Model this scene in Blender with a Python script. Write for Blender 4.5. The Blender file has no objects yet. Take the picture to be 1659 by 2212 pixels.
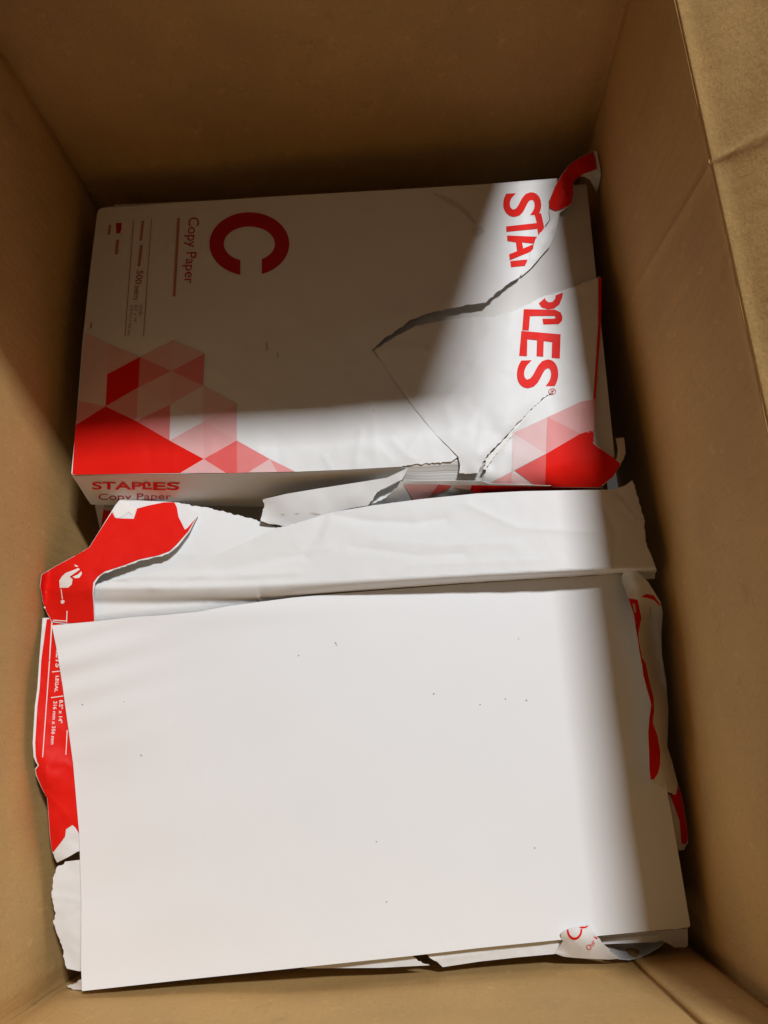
import bpy, bmesh, math, random
import numpy as np
from mathutils import Vector, Matrix, noise
from mathutils.bvhtree import BVHTree
from mathutils.geometry import delaunay_2d_cdt
random.seed(7)
SC = bpy.context.scene
COL = SC.collection

# ------------------------------------------------------------------ camera
CW, CH, FOC = 1659.0, 2212.0, 1663.0          # measuring frame of the photograph, focal length in it
CAM = np.array([0.0, 0.0, 0.72])
def _rot(a, b, c):
    ca, sa, cb, sb, cc, sc = math.cos(a), math.sin(a), math.cos(b), math.sin(b), math.cos(c), math.sin(c)
    return (np.diag([1, -1, -1.0]) @ np.array([[1, 0, 0], [0, ca, -sa], [0, sa, ca]])
            @ np.array([[cb, 0, sb], [0, 1, 0], [-sb, 0, cb]]) @ np.array([[cc, -sc, 0], [sc, cc, 0], [0, 0, 1]]))
CM = _rot(-0.2835, -0.0537, 0.0607)
cd = bpy.data.cameras.new('camera'); cam = bpy.data.objects.new('camera', cd); COL.objects.link(cam)
cd.sensor_fit = 'VERTICAL'; cd.sensor_height = 22.12; cd.sensor_width = 16.59; cd.lens = 16.63
cd.clip_start = 0.01; cd.clip_end = 50
mw = Matrix.Identity(4)
for i in range(3):
    mw[i][0], mw[i][1], mw[i][2], mw[i][3] = CM[0][i], -CM[1][i], -CM[2][i], CAM[i]
cam.matrix_world = mw
SC.camera = cam

# ------------------------------------------------------------------ light
w = bpy.data.worlds.new('World'); SC.world = w; w.use_nodes = True
w.node_tree.nodes['Background'].inputs[0].default_value = (1.0, 0.93, 0.82, 1)
w.node_tree.nodes['Background'].inputs[1].default_value = 0.052
LDIR = Vector((0.308, 0.386, 1.0))
ld = bpy.data.lights.new('ceiling_lamp', 'AREA'); ld.shape = 'RECTANGLE'; ld.size = 0.29; ld.size_y = 0.13
ld.energy = 40.5; ld.color = (0.955, 0.975, 1.0)
lamp = bpy.data.objects.new('ceiling_lamp', ld); COL.objects.link(lamp)
lamp.location = Vector((0.0, 0.12, 0.25)) + LDIR.normalized() * 2.1
_z = LDIR.normalized(); _y = _z.cross(Vector((1, 0, 0))).normalized(); _x = _y.cross(_z)
lamp.rotation_euler = Matrix((_x, _y, _z)).transposed().to_euler()
SC.view_settings.view_transform = 'Standard'; SC.view_settings.look = 'None'
SC.view_settings.exposure = 0; SC.view_settings.gamma = 1

# ------------------------------------------------------------------ materials
def mat(name, col, rough=0.6, spec=0.3, mottled=0.0, nscale=60, bump=0.0, bscale=400, bdist=0.0004):
    m = bpy.data.materials.new(name); m.use_nodes = True
    nt = m.node_tree; b = nt.nodes['Principled BSDF']
    b.inputs['Base Color'].default_value = (*col, 1); b.inputs['Roughness'].default_value = rough
    b.inputs['Specular IOR Level'].default_value = spec
    geo = nt.nodes.new('ShaderNodeNewGeometry')
    if mottled:
        n = nt.nodes.new('ShaderNodeTexNoise'); n.inputs['Scale'].default_value = nscale; n.inputs['Detail'].default_value = 6
        r = nt.nodes.new('ShaderNodeMix'); r.data_type = 'RGBA'
        r.inputs[6].default_value = (*[c * (1 - mottled) for c in col], 1); r.inputs[7].default_value = (*[min(1, c * (1 + mottled)) for c in col], 1)
        nt.links.new(geo.outputs['Position'], n.inputs['Vector']); nt.links.new(n.outputs['Fac'], r.inputs[0]); nt.links.new(r.outputs[2], b.inputs['Base Color'])
    if bump:
        n2 = nt.nodes.new('ShaderNodeTexNoise'); n2.inputs['Scale'].default_value = bscale; n2.inputs['Detail'].default_value = 4
        bp = nt.nodes.new('ShaderNodeBump'); bp.inputs['Strength'].default_value = bump; bp.inputs['Distance'].default_value = bdist
        nt.links.new(geo.outputs['Position'], n2.inputs['Vector']); nt.links.new(n2.outputs['Fac'], bp.inputs['Height']); nt.links.new(bp.outputs['Normal'], b.inputs['Normal'])
    return m

def kraft_mat(name, col):
    m = bpy.data.materials.new(name); m.use_nodes = True
    nt = m.node_tree; N = nt.nodes; L = nt.links; b = N['Principled BSDF']
    b.inputs['Roughness'].default_value = 0.72; b.inputs['Specular IOR Level'].default_value = 0.25
    geo = N.new('ShaderNodeNewGeometry')
    def nz(scale, detail, vec=None, rough=0.6):
        n = N.new('ShaderNodeTexNoise'); n.inputs['Scale'].default_value = scale; n.inputs['Detail'].default_value = detail; n.inputs['Roughness'].default_value = rough
        L.new(vec or geo.outputs['Position'], n.inputs['Vector']); return n.outputs['Fac']
    mp = N.new('ShaderNodeMapping'); mp.inputs['Scale'].default_value = (1, 1, 0.12); L.new(geo.outputs['Position'], mp.inputs['Vector'])
    cloud = nz(14, 5); fibre = nz(560, 5); flute = nz(150, 2, mp.outputs['Vector'])
    def mix(fac, a, c):
        r = N.new('ShaderNodeMix'); r.data_type = 'RGBA'; L.new(fac, r.inputs[0])
        for k, x in ((6, a), (7, c)):
            if isinstance(x, tuple): r.inputs[k].default_value = (*x, 1)
            else: L.new(x, r.inputs[k])
        return r.outputs[2]
    def ramp(fac, lo, hi):
        r = N.new('ShaderNodeMapRange'); r.inputs[1].default_value = lo; r.inputs[2].default_value = hi; L.new(fac, r.inputs[0]); return r.outputs[0]
    base = mix(ramp(cloud, 0.3, 0.7), tuple(c * 0.90 for c in col), tuple(c * f for c, f in zip(col, (1.08, 1.06, 1.0))))
    dark = mix(ramp(fibre, 0.58, 0.80), base, tuple(c * 0.62 for c in col))
    light = mix(ramp(fibre, 0.40, 0.22), dark, tuple(min(1, c * f) for c, f in zip(col, (1.22, 1.2, 1.15))))
    scuff = nz(95, 4, None, 0.7)
    worn = mix(ramp(scuff, 0.60, 0.80), light, tuple(min(1, c * f) for c, f in zip(col, (1.28, 1.28, 1.3))))
    grime = mix(ramp(nz(33, 6, None, 0.75), 0.60, 0.78), worn, tuple(c * 0.72 for c in col))
    L.new(grime, b.inputs['Base Color'])
    add = N.new('ShaderNodeMath'); add.operation = 'MULTIPLY_ADD'; L.new(flute, add.inputs[0]); add.inputs[1].default_value = 2.2; L.new(fibre, add.inputs[2])
    bp = N.new('ShaderNodeBump'); bp.inputs['Strength'].default_value = 0.5; bp.inputs['Distance'].default_value = 0.0004
    L.new(add.outputs[0], bp.inputs['Height']); L.new(bp.outputs['Normal'], b.inputs['Normal'])
    return m

def stack_mat(name):                                                   # cut edges of many sheets: fine level lines
    m = bpy.data.materials.new(name); m.use_nodes = True
    nt = m.node_tree; N = nt.nodes; L = nt.links; b = N['Principled BSDF']; b.inputs['Roughness'].default_value = 0.85
    b.inputs['Specular IOR Level'].default_value = 0.2
    geo = N.new('ShaderNodeNewGeometry'); mp = N.new('ShaderNodeMapping'); mp.inputs['Scale'].default_value = (6, 6, 1100)
    L.new(geo.outputs['Position'], mp.inputs['Vector'])
    n = N.new('ShaderNodeTexNoise'); n.inputs['Scale'].default_value = 1.0; n.inputs['Detail'].default_value = 3; L.new(mp.outputs['Vector'], n.inputs['Vector'])
    r = N.new('ShaderNodeValToRGB'); r.color_ramp.elements[0].position = 0.3; r.color_ramp.elements[0].color = (0.42, 0.40, 0.38, 1)
    r.color_ramp.elements[1].position = 0.65; r.color_ramp.elements[1].color = (0.84, 0.82, 0.79, 1)
    L.new(n.outputs['Fac'], r.inputs['Fac']); L.new(r.outputs['Color'], b.inputs['Base Color'])
    bp = N.new('ShaderNodeBump'); bp.inputs['Strength'].default_value = 0.5; bp.inputs['Distance'].default_value = 0.0003
    L.new(n.outputs['Fac'], bp.inputs['Height']); L.new(bp.outputs['Normal'], b.inputs['Normal'])
    return m

WHITE = (0.80, 0.805, 0.80)
RED = (0.80, 0.014, 0.008)
def tint(t):
    if t > 0.95: return RED
    return tuple(a * (1 - t) + b * t for a, b in zip(WHITE, RED))
M_PAPER = mat('white_copy_paper', (0.825, 0.83, 0.835), 0.75, 0.2, 0.015, 30, 0.10, 900, 0.0002)
M_WRAP = mat('coated_wrapper_white', WHITE, 0.5, 0.25, 0.03, 45, 0.16, 160, 0.0005)
M_INSIDE = mat('wrapper_inside_white', (0.81, 0.815, 0.81), 0.6, 0.25, 0.025, 40, 0.14, 140, 0.0005)
M_RED = mat('red_print', RED, 0.5, 0.12, 0.06, 60, 0.16, 160, 0.0005)
M_DRED = mat('dark_red_print', (0.50, 0.008, 0.012), 0.45, 0.3)
M_THIN = mat('thin_red_print', (0.52, 0.20, 0.16), 0.5, 0.3)
M_FRINGE = mat('torn_paper_fibre', (0.86, 0.84, 0.80), 0.9, 0.1, 0.05, 500, 0.4, 700, 0.0004)
M_GREY = mat('grey_scuff', (0.52, 0.50, 0.46), 0.7, 0.2)
M_FAINT = mat('faint_scuff', (0.66, 0.64, 0.60), 0.6, 0.2)
M_DUST = mat('brown_dust', (0.24, 0.19, 0.15), 0.9, 0.1)
M_STACK = stack_mat('sheet_edges')
M_KRAFT = kraft_mat('kraft_cardboard', (0.57, 0.362, 0.146))

# ------------------------------------------------------------------ geometry helpers
XL, XR, YB, YF, ZT, ZB = -0.2355, 0.1529, 0.422, -0.1330, 0.412, 0.146   # inside of the carton

def ray(u, v): return CM.T @ np.array([u - CW / 2, v - CH / 2, FOC])
def at(u, v, zmm):                                                     # the point at height zmm that the photograph shows at u, v
    d = ray(u, v); return CAM + d * ((zmm / 1000 - CAM[2]) / d[2])
def atx(u, v, x):
    d = ray(u, v); return CAM + d * (x / d[0])

def empty(name, loc, label, cat, group=None):
    o = bpy.data.objects.new(name, None); COL.objects.link(o); o.location = loc; o.empty_display_size = 0.03
    o['label'] = label; o['category'] = cat
    if group: o['group'] = group
    bpy.context.view_layer.update()
    return o
def link(name, me, mats, parent=None, label=None, smooth=True):
    for m in mats: me.materials.append(m)
    o = bpy.data.objects.new(name, me); COL.objects.link(o)
    if parent:
        o.parent = parent; o.matrix_parent_inverse = Matrix.Translation(parent.location).inverted()
    if label: o['label'] = label
    if smooth:
        me.polygons.foreach_set('use_smooth', [True] * len(me.polygons))
    return o

class TPS:
    def __init__(s, pts, reg=1e-4):
        p = np.array(pts, float); s.c = p[:, :2].mean(0); s.k = 300.0
        s.p = (p[:, :2] - s.c) / s.k; n = len(p)
        A = np.zeros((n + 3, n + 3)); A[:n, :n] = s._u(s.p, s.p) + reg * np.eye(n)
        A[:n, n] = 1; A[:n, n + 1:] = s.p; A[n, :n] = 1; A[n + 1:, :n] = s.p.T
        s.w = np.linalg.solve(A + 1e-10 * np.eye(n + 3), np.concatenate([p[:, 2], np.zeros(3)]))
    def _u(s, a, b):
        r2 = ((a[:, None, :] - b[None, :, :]) ** 2).sum(2); return 0.5 * r2 * np.log(r2 + 1e-12)
    def __call__(s, q):
        q = (np.atleast_2d(np.array(q, float)) - s.c) / s.k; n = len(s.p)
        return s._u(q, s.p) @ s.w[:n] + s.w[n] + q @ s.w[n + 1:]

def seg_d(q, a, b):
    a = np.array(a[:2], float); b = np.array(b[:2], float); ab = b - a
    t = np.clip(((q - a) @ ab) / (ab @ ab), 0, 1); r = q - a - t[:, None] * ab
    side = ab[0] * (q[:, 1] - a[1]) - ab[1] * (q[:, 0] - a[0])
    return np.hypot(r[:, 0], r[:, 1]), side
def inside(q, poly):
    q = np.atleast_2d(q); x, y = q[:, 0], q[:, 1]; c = np.zeros(len(q), bool); n = len(poly)
    for i in range(n):
        x1, y1 = poly[i][:2]; x2, y2 = poly[i - 1][:2]
        if y1 == y2: continue
        c ^= ((y1 > y) != (y2 > y)) & (x < (x2 - x1) * (y - y1) / (y2 - y1) + x1)
    return c

class Surf:                                                            # a bent sheet: heights in mm over the picture plane
    def __init__(s, pts, creases=(), wrinkle=0.0, wscale=25.0, extra=None, seed=0.0, post=None):
        s.post = post; s.t = TPS([p[:3] for p in pts]); s.cr = creases; s.wr = wrinkle; s.ws = wscale; s.ex = extra; s.seed = seed
    def z(s, q):
        q = np.atleast_2d(np.array(q, float)); z = s.t(q)
        for line, amp, wid, side in s.cr:                              # side 0: both sides, +1 / -1: only one side of the crease
            best = np.full(len(q), 1e9); sd = np.zeros(len(q))
            for a, b in zip(line[:-1], line[1:]):
                d, sg = seg_d(q, a, b); m = d < best; best[m] = d[m]; sd[m] = sg[m] / (math.hypot(b[0] - a[0], b[1] - a[1]) + 1e-9)
            e = amp * np.exp(-best / wid)
            if side: e = e / (1 + np.exp(np.clip(-sd * side / 5.0, -40, 40)))
            z = z + e
        if s.wr:
            k = s.ws * 3.4
            for i, p in enumerate(q):
                a = noise.noise((p[0] / k, p[1] / k, s.seed)); b = noise.noise((p[0] / k * 2.7 + 5, p[1] / k * 2.7, s.seed + 9))
                z[i] += s.wr * ((0.5 - abs(a)) * 1.3 + 0.4 * b)         # ridged: reads as creased paper
        if s.ex is not None: z = z + s.ex(q)
        if s.post is not None: z = s.post(q, z)
        return z
    bvh = None
    def P(s, q, lift=0.0):
        out = []
        for p, zz in zip(q, s.z(q)):
            if lift and s.bvh:                                         # print follows the sheet as it was meshed
                h = s.bvh.ray_cast(Vector(CAM), Vector(ray(p[0], p[1])).normalized())[0]
                if h is not None: zz = max(zz, h.z * 1000)
            out.append(clampx(p, zz + lift, lift / 1000))
        return out
def bulge(y, z): return 0.0225 * math.exp(-((y - 0.035) / 0.125) ** 2) * (1 - 0.75 * min(1, max(0, (z - 0.20) / 0.2)))   # the left wall bellies out
def belly(y, z): return 0.0095 * math.exp(-((y - 0.09) / 0.17) ** 2) * (1 - min(1, max(0, (z - 0.21) / 0.10)))
def clampx(p, zmm, off=0.0):
    r = at(p[0], p[1], zmm); lo = XL - bulge(r[1], r[2]) + 0.0022 + off; hi = XR + 0.4 * belly(r[1], r[2]) - 0.0008 - off
    if r[0] < lo: r = atx(p[0], p[1], lo)
    if r[0] > hi: r = atx(p[0], p[1], hi)
    return r
class Plane:
    def __init__(s, a, b, c):
        s.o = np.array(a); s.n = np.cross(np.array(b) - a, np.array(c) - a); s.n /= np.linalg.norm(s.n)
        if s.n @ (CAM - s.o) < 0: s.n = -s.n
    def P(s, q, lift=0.0):
        o = s.o + s.n * lift / 1000; out = []
        for p in q:
            d = ray(*p[:2]); out.append(CAM + d * ((o - CAM) @ s.n / (d @ s.n)))
        return out

def torn_edge(outline, g, amp):
    out = []
    n = len(outline)
    for i in range(n):
        a, b = outline[i], outline[(i + 1) % n]; torn = len(a) > 3
        L = math.hypot(b[0] - a[0], b[1] - a[1]); step = min(g, 4.5) if torn else g; k = max(1, int(round(L / step)))
        nx, ny = -(b[1] - a[1]) / (L + 1e-9), (b[0] - a[0]) / (L + 1e-9)
        for j in range(k):
            t = j / k; u = a[0] + (b[0] - a[0]) * t; v = a[1] + (b[1] - a[1]) * t
            if torn and j:
                d = amp * (random.uniform(-1, 1) * 0.7 + 1.1 * noise.noise((u * 0.09, v * 0.09, 3.1)))
                u += nx * d; v += ny * d
            out.append((u, v))
    return out

def mesh_region(bnd, g):
    b = np.array(bnd); lo = b.min(0); hi = b.max(0); pts = []
    for iy, y in enumerate(np.arange(lo[1] + g * 0.5, hi[1], g * 0.87)):
        for x in np.arange(lo[0] + g * 0.5 * (iy % 2), hi[0], g): pts.append((x + random.uniform(-.1, .1) * g, y + random.uniform(-.1, .1) * g))
    pts = np.array(pts) if pts else np.zeros((0, 2))
    if len(pts):
        pts = pts[inside(pts, bnd)]
        if len(pts):
            d = np.full(len(pts), 1e9)
            for i in range(len(bnd)):
                d = np.minimum(d, seg_d(pts, bnd[i - 1], bnd[i])[0])
            pts = pts[d > 0.45 * g]
    V = [Vector(p) for p in bnd] + [Vector((float(p[0]), float(p[1]))) for p in pts]; nb = len(bnd)
    r = delaunay_2d_cdt(V, [(i, (i + 1) % nb) for i in range(nb)], [], 0, 1e-5)
    vs = np.array([tuple(p) for p in r[0]]); fs = [tuple(f) for f in r[2]]
    cen = np.array([vs[list(f)].mean(0) for f in fs]); ok = inside(cen, bnd)
    fs = [f for f, k in zip(fs, ok) if k]
    used = sorted({i for f in fs for i in f}); idx = {j: i for i, j in enumerate(used)}
    return vs[used], [tuple(idx[i] for i in f) for f in fs]

def sheet(name, outline, ctrl, mats, parent, g=9, torn=1.8, thick=0.16, creases=(), wrinkle=0.0, wscale=25, extra=None, label=None, surf=None, lift=0.0, seed=0.0):
    S = surf or Surf([p[:3] for p in outline] + list(ctrl), creases, wrinkle, wscale, extra, seed)
    bnd = torn_edge(outline, g, torn)
    vs, fs = mesh_region(bnd, g)
    P = S.P(vs, lift)
    if isinstance(S, Surf) and S.bvh is None: S.bvh = BVHTree.FromPolygons([Vector(p) for p in P], fs)
    me = bpy.data.meshes.new(name)
    fo = []
    for f in fs:
        a, b, c = (vs[i] for i in f[:3])
        ar = (b[0] - a[0]) * (c[1] - a[1]) - (b[1] - a[1]) * (c[0] - a[0])
        if abs(ar) < 0.15: continue
        fo.append(f if ar < 0 else tuple(reversed(f)))
    me.from_pydata([tuple(p) for p in P], [], fo); me.update()
    o = link(name, me, mats, parent, label)
    cnt = {}
    for f in fo:
        for i in range(len(f)):
            k = tuple(sorted((f[i], f[i - 1]))); cnt[k] = cnt.get(k, 0) + 1
    for e in me.edges:
        if cnt.get(tuple(sorted(e.vertices)), 0) == 1: e.use_edge_sharp = True
    md = o.modifiers.new('thickness', 'SOLIDIFY'); md.thickness = thick / 1000; md.offset = -1
    if len(mats) > 1: md.material_offset = 1; md.material_offset_rim = 1
    return o, S

def marks(name, polys, S, mats, parent, lift, g=6):
    for p in polys: decal(name, [p], S, mats, parent, lift=lift, g=g)

def map_quad(q):                                                       # unit square (reading right, up) into four picture points TL TR BR BL
    TL, TR, BR, BL = (np.array(p, float) for p in q)
    def f(x, y):
        a = BL * (1 - x) + BR * x; b = TL * (1 - x) + TR * x; return a * (1 - y) + b * y
    return f
_fcache = {}
def text_polys(s, bold=0.0):
    k = (s, bold)
    if k in _fcache: return _fcache[k]
    c = bpy.data.curves.new('t', 'FONT'); c.body = s; c.offset = bold; c.resolution_u = 6
    o = bpy.data.objects.new('t', c); COL.objects.link(o); bpy.context.view_layer.update()
    me = bpy.data.meshes.new_from_object(o.evaluated_get(bpy.context.evaluated_depsgraph_get()))
    v = np.array([tuple(p.co)[:2] for p in me.vertices]); f = [tuple(p.vertices) for p in me.polygons]
    bpy.data.objects.remove(o); bpy.data.curves.remove(c); bpy.data.meshes.remove(me)
    v = (v - v.min(0)) / (v.max(0) - v.min(0))
    _fcache[k] = (v, f); return v, f

def decal(name, polys, S, mats, parent, lift=0.30, g=6, texts=(), label=None):
    """flat print lying on a sheet. polys: (material index, picture points); texts: (material index, words, quad, weight)"""
    bm = bmesh.new()
    for mi, pts in polys:
        vs = [bm.verts.new((p[0], p[1], 0)) for p in pts]
        try: f = bm.faces.new(vs); f.material_index = mi
        except ValueError: pass
    for mi, s, q, wt in texts:
        v, f = text_polys(s, wt); mp = map_quad(q); vs = [bm.verts.new((*mp(x, y), 0)) for x, y in v]
        for ff in f:
            try: nf = bm.faces.new([vs[i] for i in ff]); nf.material_index = mi
            except ValueError: pass
    bm.normal_update()
    bmesh.ops.triangulate(bm, faces=bm.faces[:], ngon_method='EAR_CLIP')
    xs = [v.co.x for v in bm.verts]; ys = [v.co.y for v in bm.verts]
    for ax, lo, hi in ((0, min(xs), max(xs)), (1, min(ys), max(ys))):
        t = lo + g
        while t < hi:
            no = (1, 0, 0) if ax == 0 else (0, 1, 0)
            bmesh.ops.bisect_plane(bm, geom=bm.verts[:] + bm.edges[:] + bm.faces[:], plane_co=(t if ax == 0 else 0, t if ax == 1 else 0, 0), plane_no=no)
            t += g
    q = [(v.co.x, v.co.y) for v in bm.verts]
    for v, p in zip(bm.verts, S.P(q, lift)): v.co = p
    bm.normal_update()
    for f in bm.faces:
        if f.normal.dot(Vector(CAM) - f.calc_center_median()) < 0: f.normal_flip()
    me = bpy.data.meshes.new(name); bm.to_mesh(me); bm.free()
    return link(name, me, mats, parent, label)

def crop(ox, oy, k):                                                   # enlarged views of the photograph -> the measuring frame
    return lambda *p: [(ox + k * a[0], oy + k * a[1], *a[2:]) for a in p]
Z3 = crop(109.7, 384.0, .3307); Z4 = crop(109.7, 713.2, .36375); Z5 = crop(768.0, 658.3, .3638); Z6 = crop(987.5, 301.7, .26455)
Z7 = crop(493.7, 932.6, .5952); Z8 = crop(54.9, 1042.3, .26455); Y1 = crop(54.9, 1426.4, .1984); Y2 = crop(0, 1810.4, .26455)
Y3 = crop(384.0, 1920.1, .3968); Y4 = crop(1042.3, 1865.2, .3717); Y5 = crop(1206.9, 1206.9, .2977); Y9 = crop(1206.9, 877.8, .1984)
X1 = crop(548.6, 932.6, .23148); X4 = crop(1152.1, 1920.1, .23148)

def board(name, func, ns, nt, parent, thick=0.004, s_list=None, t_list=None, label=None):
    """a cardboard panel: func(s, t) -> inner face point, thickened outward"""
    S_ = s_list or [i / ns for i in range(ns + 1)]; T_ = t_list or [i / nt for i in range(nt + 1)]
    vs = [func(s, t) for t in T_ for s in S_]; n = len(S_)
    fs = [(j * n + i, j * n + i + 1, (j + 1) * n + i + 1, (j + 1) * n + i) for j in range(len(T_) - 1) for i in range(n - 1)]
    me = bpy.data.meshes.new(name); me.from_pydata([tuple(v) for v in vs], [], fs); me.update()
    c = Vector((-0.04, 0.147, 0.28)); f = me.polygons[len(fs) // 2]
    if f.normal.dot(c - f.center) < 0: me.flip_normals()
    o = link(name, me, [M_KRAFT], parent, label)
    md = o.modifiers.new('thickness', 'SOLIDIFY'); md.thickness = thick; md.offset = -1
    return o

def slab(name, cx, cy, rot, sx, sy, z0, z1, mats, parent, bevel=0.0, label=None, seg=2):
    bm = bmesh.new(); bmesh.ops.create_cube(bm, size=1)
    for v in bm.verts: v.co = (v.co.x * sx, v.co.y * sy, v.co.z * (z1 - z0) + (z0 + z1) / 2)
    if bevel: bmesh.ops.bevel(bm, geom=bm.edges[:], offset=bevel, segments=seg, affect='EDGES', profile=0.6)
    bmesh.ops.rotate(bm, verts=bm.verts, cent=(0, 0, 0), matrix=Matrix.Rotation(rot, 3, 'Z'))
    bmesh.ops.translate(bm, verts=bm.verts, vec=(cx, cy, 0))
    me = bpy.data.meshes.new(name); bm.to_mesh(me); bm.free()
    return link(name, me, mats, parent, label, smooth=False)

# ------------------------------------------------------------------ the carton
box = empty('cardboard_box', (-0.04, 0.147, ZB), 'deep open brown corrugated cardboard box holding all the paper reams', 'box')
def nz2(a, b, k, seed): return noise.noise((a * k, b * k, seed))
def fine_ends(n, edge=0.012, steps=5):                                 # denser rows near both ends, for the scored corner folds
    e = [i / steps * edge for i in range(steps)]
    return e + [edge + (1 - 2 * edge) * i / n for i in range(n + 1)] + [1 - x for x in reversed(e)]
def corner_score(d):                                                   # rounded groove where two walls meet
    return 0.0028 * math.exp(-(d / 0.0045) ** 2)
def wave(a, t, seed): return 0.0022 * nz2(a, t * 0.25, 7, seed) + 0.0009 * nz2(a, t * 0.25, 26, seed + 3)
def p_back(s, t):
    x = XL - 0.005 + (XR - XL + 0.010) * s; z = ZB + (ZT - ZB) * t
    return (x, YB + 0.004 * math.sin(math.pi * s) * (0.4 + t) + wave(x, t, 1) + corner_score(max(0, min(x - XL, XR - x))), z)
def p_front(s, t):
    x = XL - 0.005 + (XR - XL + 0.010) * s; z = ZB + (ZT - ZB) * t
    return (x, YF - 0.003 * math.sin(math.pi * s) - wave(x, t, 2) - corner_score(max(0, min(x - XL, XR - x))), z)
def p_left(s, t):
    y = YF - 0.006 + (YB - YF + 0.013) * s; z = ZB + (ZT - ZB) * t
    bow = 0.006 * math.sin(math.pi * min(1, max(0, (z - 0.16) / 0.3))) * math.exp(-((y - 0.40) / 0.09) ** 2)
    return (XL - bulge(y, z) - wave(y, t, 3) + bow - corner_score(max(0, min(y - YF, YB - y))), y, z)
FOLD = Vector((0, 0.2492, 0.4156)); C1 = (0.2593, 0.2817)              # diagonal crease that crosses the top fold of the right wall
def p_right(s, t):
    y = YF - 0.006 + (YB - YF + 0.013) * s; z = ZB + (ZT - ZB) * t
    cy = 0.2492 + (0.2640 - 0.2492) * (0.4156 - z) / 0.134
    d = y - cy; cr = -0.0016 * math.exp(-abs(d) / 0.0022) * min(1, max(0, (z - 0.24) / 0.1))
    lip = 0.0012 * math.exp(-((z - ZT) / 0.004) ** 2)
    return (XR + belly(y, z) + wave(y, t, 4) + cr - lip + corner_score(max(0, min(y - YF, YB - y))), y, z)
tl = [i / 30 for i in range(28)] + [0.92, 0.94, 0.955, 0.965, 0.975, 0.985, 0.993, 1]
board('box_wall', p_back, 0, 30, box, s_list=fine_ends(60))
board('box_wall', p_front, 0, 30, box, s_list=fine_ends(60))
board('box_wall', p_left, 0, 30, box, s_list=fine_ends(90))
sl = sorted(fine_ends(150) + [0.665 + 0.0018 * i for i in range(60)])
board('box_wall', p_right, 0, 0, box, s_list=sl, t_list=tl, label='right box wall with a diagonal crease running up into its flap')
board('bottom_panel', lambda s, t: (XL + (XR - XL) * s, YF + (YB - YF) * t, ZB + 0.0005), 8, 8, box)
# flaps folded up from the rims
AF = math.radians(28)                                                  # right flap leans out this much
def p_flap_r(s, t):
    y = YF + 0.002 + (YB - YF - 0.004) * s; d = 0.16 * t
    dd = (y - (0.2492 - 0.16 * d / 0.06 * 0.12)); cr = -0.0017 * math.exp(-abs(dd) / 0.0022) * (1 if d < 0.09 else 0.4)
    lip = 0.0012 * math.exp(-(d / 0.004) ** 2)
    return (XR + d * math.sin(AF) + wave(y, t, 6) * min(1, d / 0.03) - lip + cr * min(1, d / 0.006), y, ZT + d * math.cos(AF))
board('box_flap', p_flap_r, 0, 0, box, s_list=sorted(fine_ends(150) + [0.57 + 0.0018 * i for i in range(75)]), t_list=[0, .01, .02, .03, .045, .06, .08] + [0.1 + 0.9 * i / 24 for i in range(25)], label='right box flap leaning outward')
def p_flap_b(s, t):
    xr = 0.1345 + (0.125 - 0.1345) * t; x = XL - 0.001 + (xr - XL + 0.001) * s
    y0 = p_back((x - XL + 0.005) / (XR - XL + 0.010), 1)[1]              # hinged on the rim of the wall
    return (x, y0 + 0.0005 - (y0 - YB + 0.1125) * t + 0.003 * t * nz2(x, t * 0.2, 9, 8), ZT - 0.0025 + 0.1525 * t)
board('box_flap', p_flap_b, 40, 12, box, label='back box flap leaning in over the box')
def p_flap_f(s, t): return (XL + 0.006 + (XR - XL - 0.012) * s, YF - 0.001 - 0.13 * t, ZT + 0.07 * t)
board('box_flap', p_flap_f, 20, 8, box, label='front box flap folded outward')
def p_flap_l(s, t): return (XL - 0.001 - 0.12 * t, YF + 0.006 + (YB - YF - 0.012) * s, ZT + 0.09 * t)
board('box_flap', p_flap_l, 20, 8, box, label='left box flap folded outward')
# glued joint: the strip of board that overlaps the front wall at its right end
def p_tab(s, t):
    x = 0.1100 + 0.008 * t + (XR - 0.1100 - 0.008 * t - 0.001) * s; z = ZB + (ZT - ZB) * t
    return (x, p_front((x - XL + 0.005) / (XR - XL + 0.010), t)[1] + 0.0030, z)
board('glue_tab', p_tab, 12, 12, box, thick=0.0026, label='glued cardboard joint strip overlapping the front wall')

# ------------------------------------------------------------------ the lower ream in the far half
RX, RY, RR = -0.0381, 0.2758, -0.0485
lower = empty('paper_ream', (RX, RY, ZB), 'buried lower ream of copy paper with a red wrapper corner, under the branded top ream', 'paper ream', 'reams of copy paper in the box')
lower['label'] = 'buried lower ream with a dark red wrapper corner, underneath the lettered ream'
slab('paper_block', RX - 0.002, RY - 0.004, RR, 0.354, 0.217, ZB + 0.001, 0.1962, [M_STACK], lower, 0.001)
pl, SL = sheet('wrapper', [(205, 1092, 196), (236, 1072, 198), (420, 1072, 198), (600, 1072, 198), (760, 1066, 198), (760, 1120, 190), (600, 1138, 186), (420, 1142, 184), (250, 1160, 178), (216, 1142, 180)],
               [], [M_INSIDE], lower, wrinkle=0.6)
decal('printed_band', [(0, Z8((640, 195), (720, 180), (960, 180), (960, 420), (612, 405)))], SL, [M_RED], lower)

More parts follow.
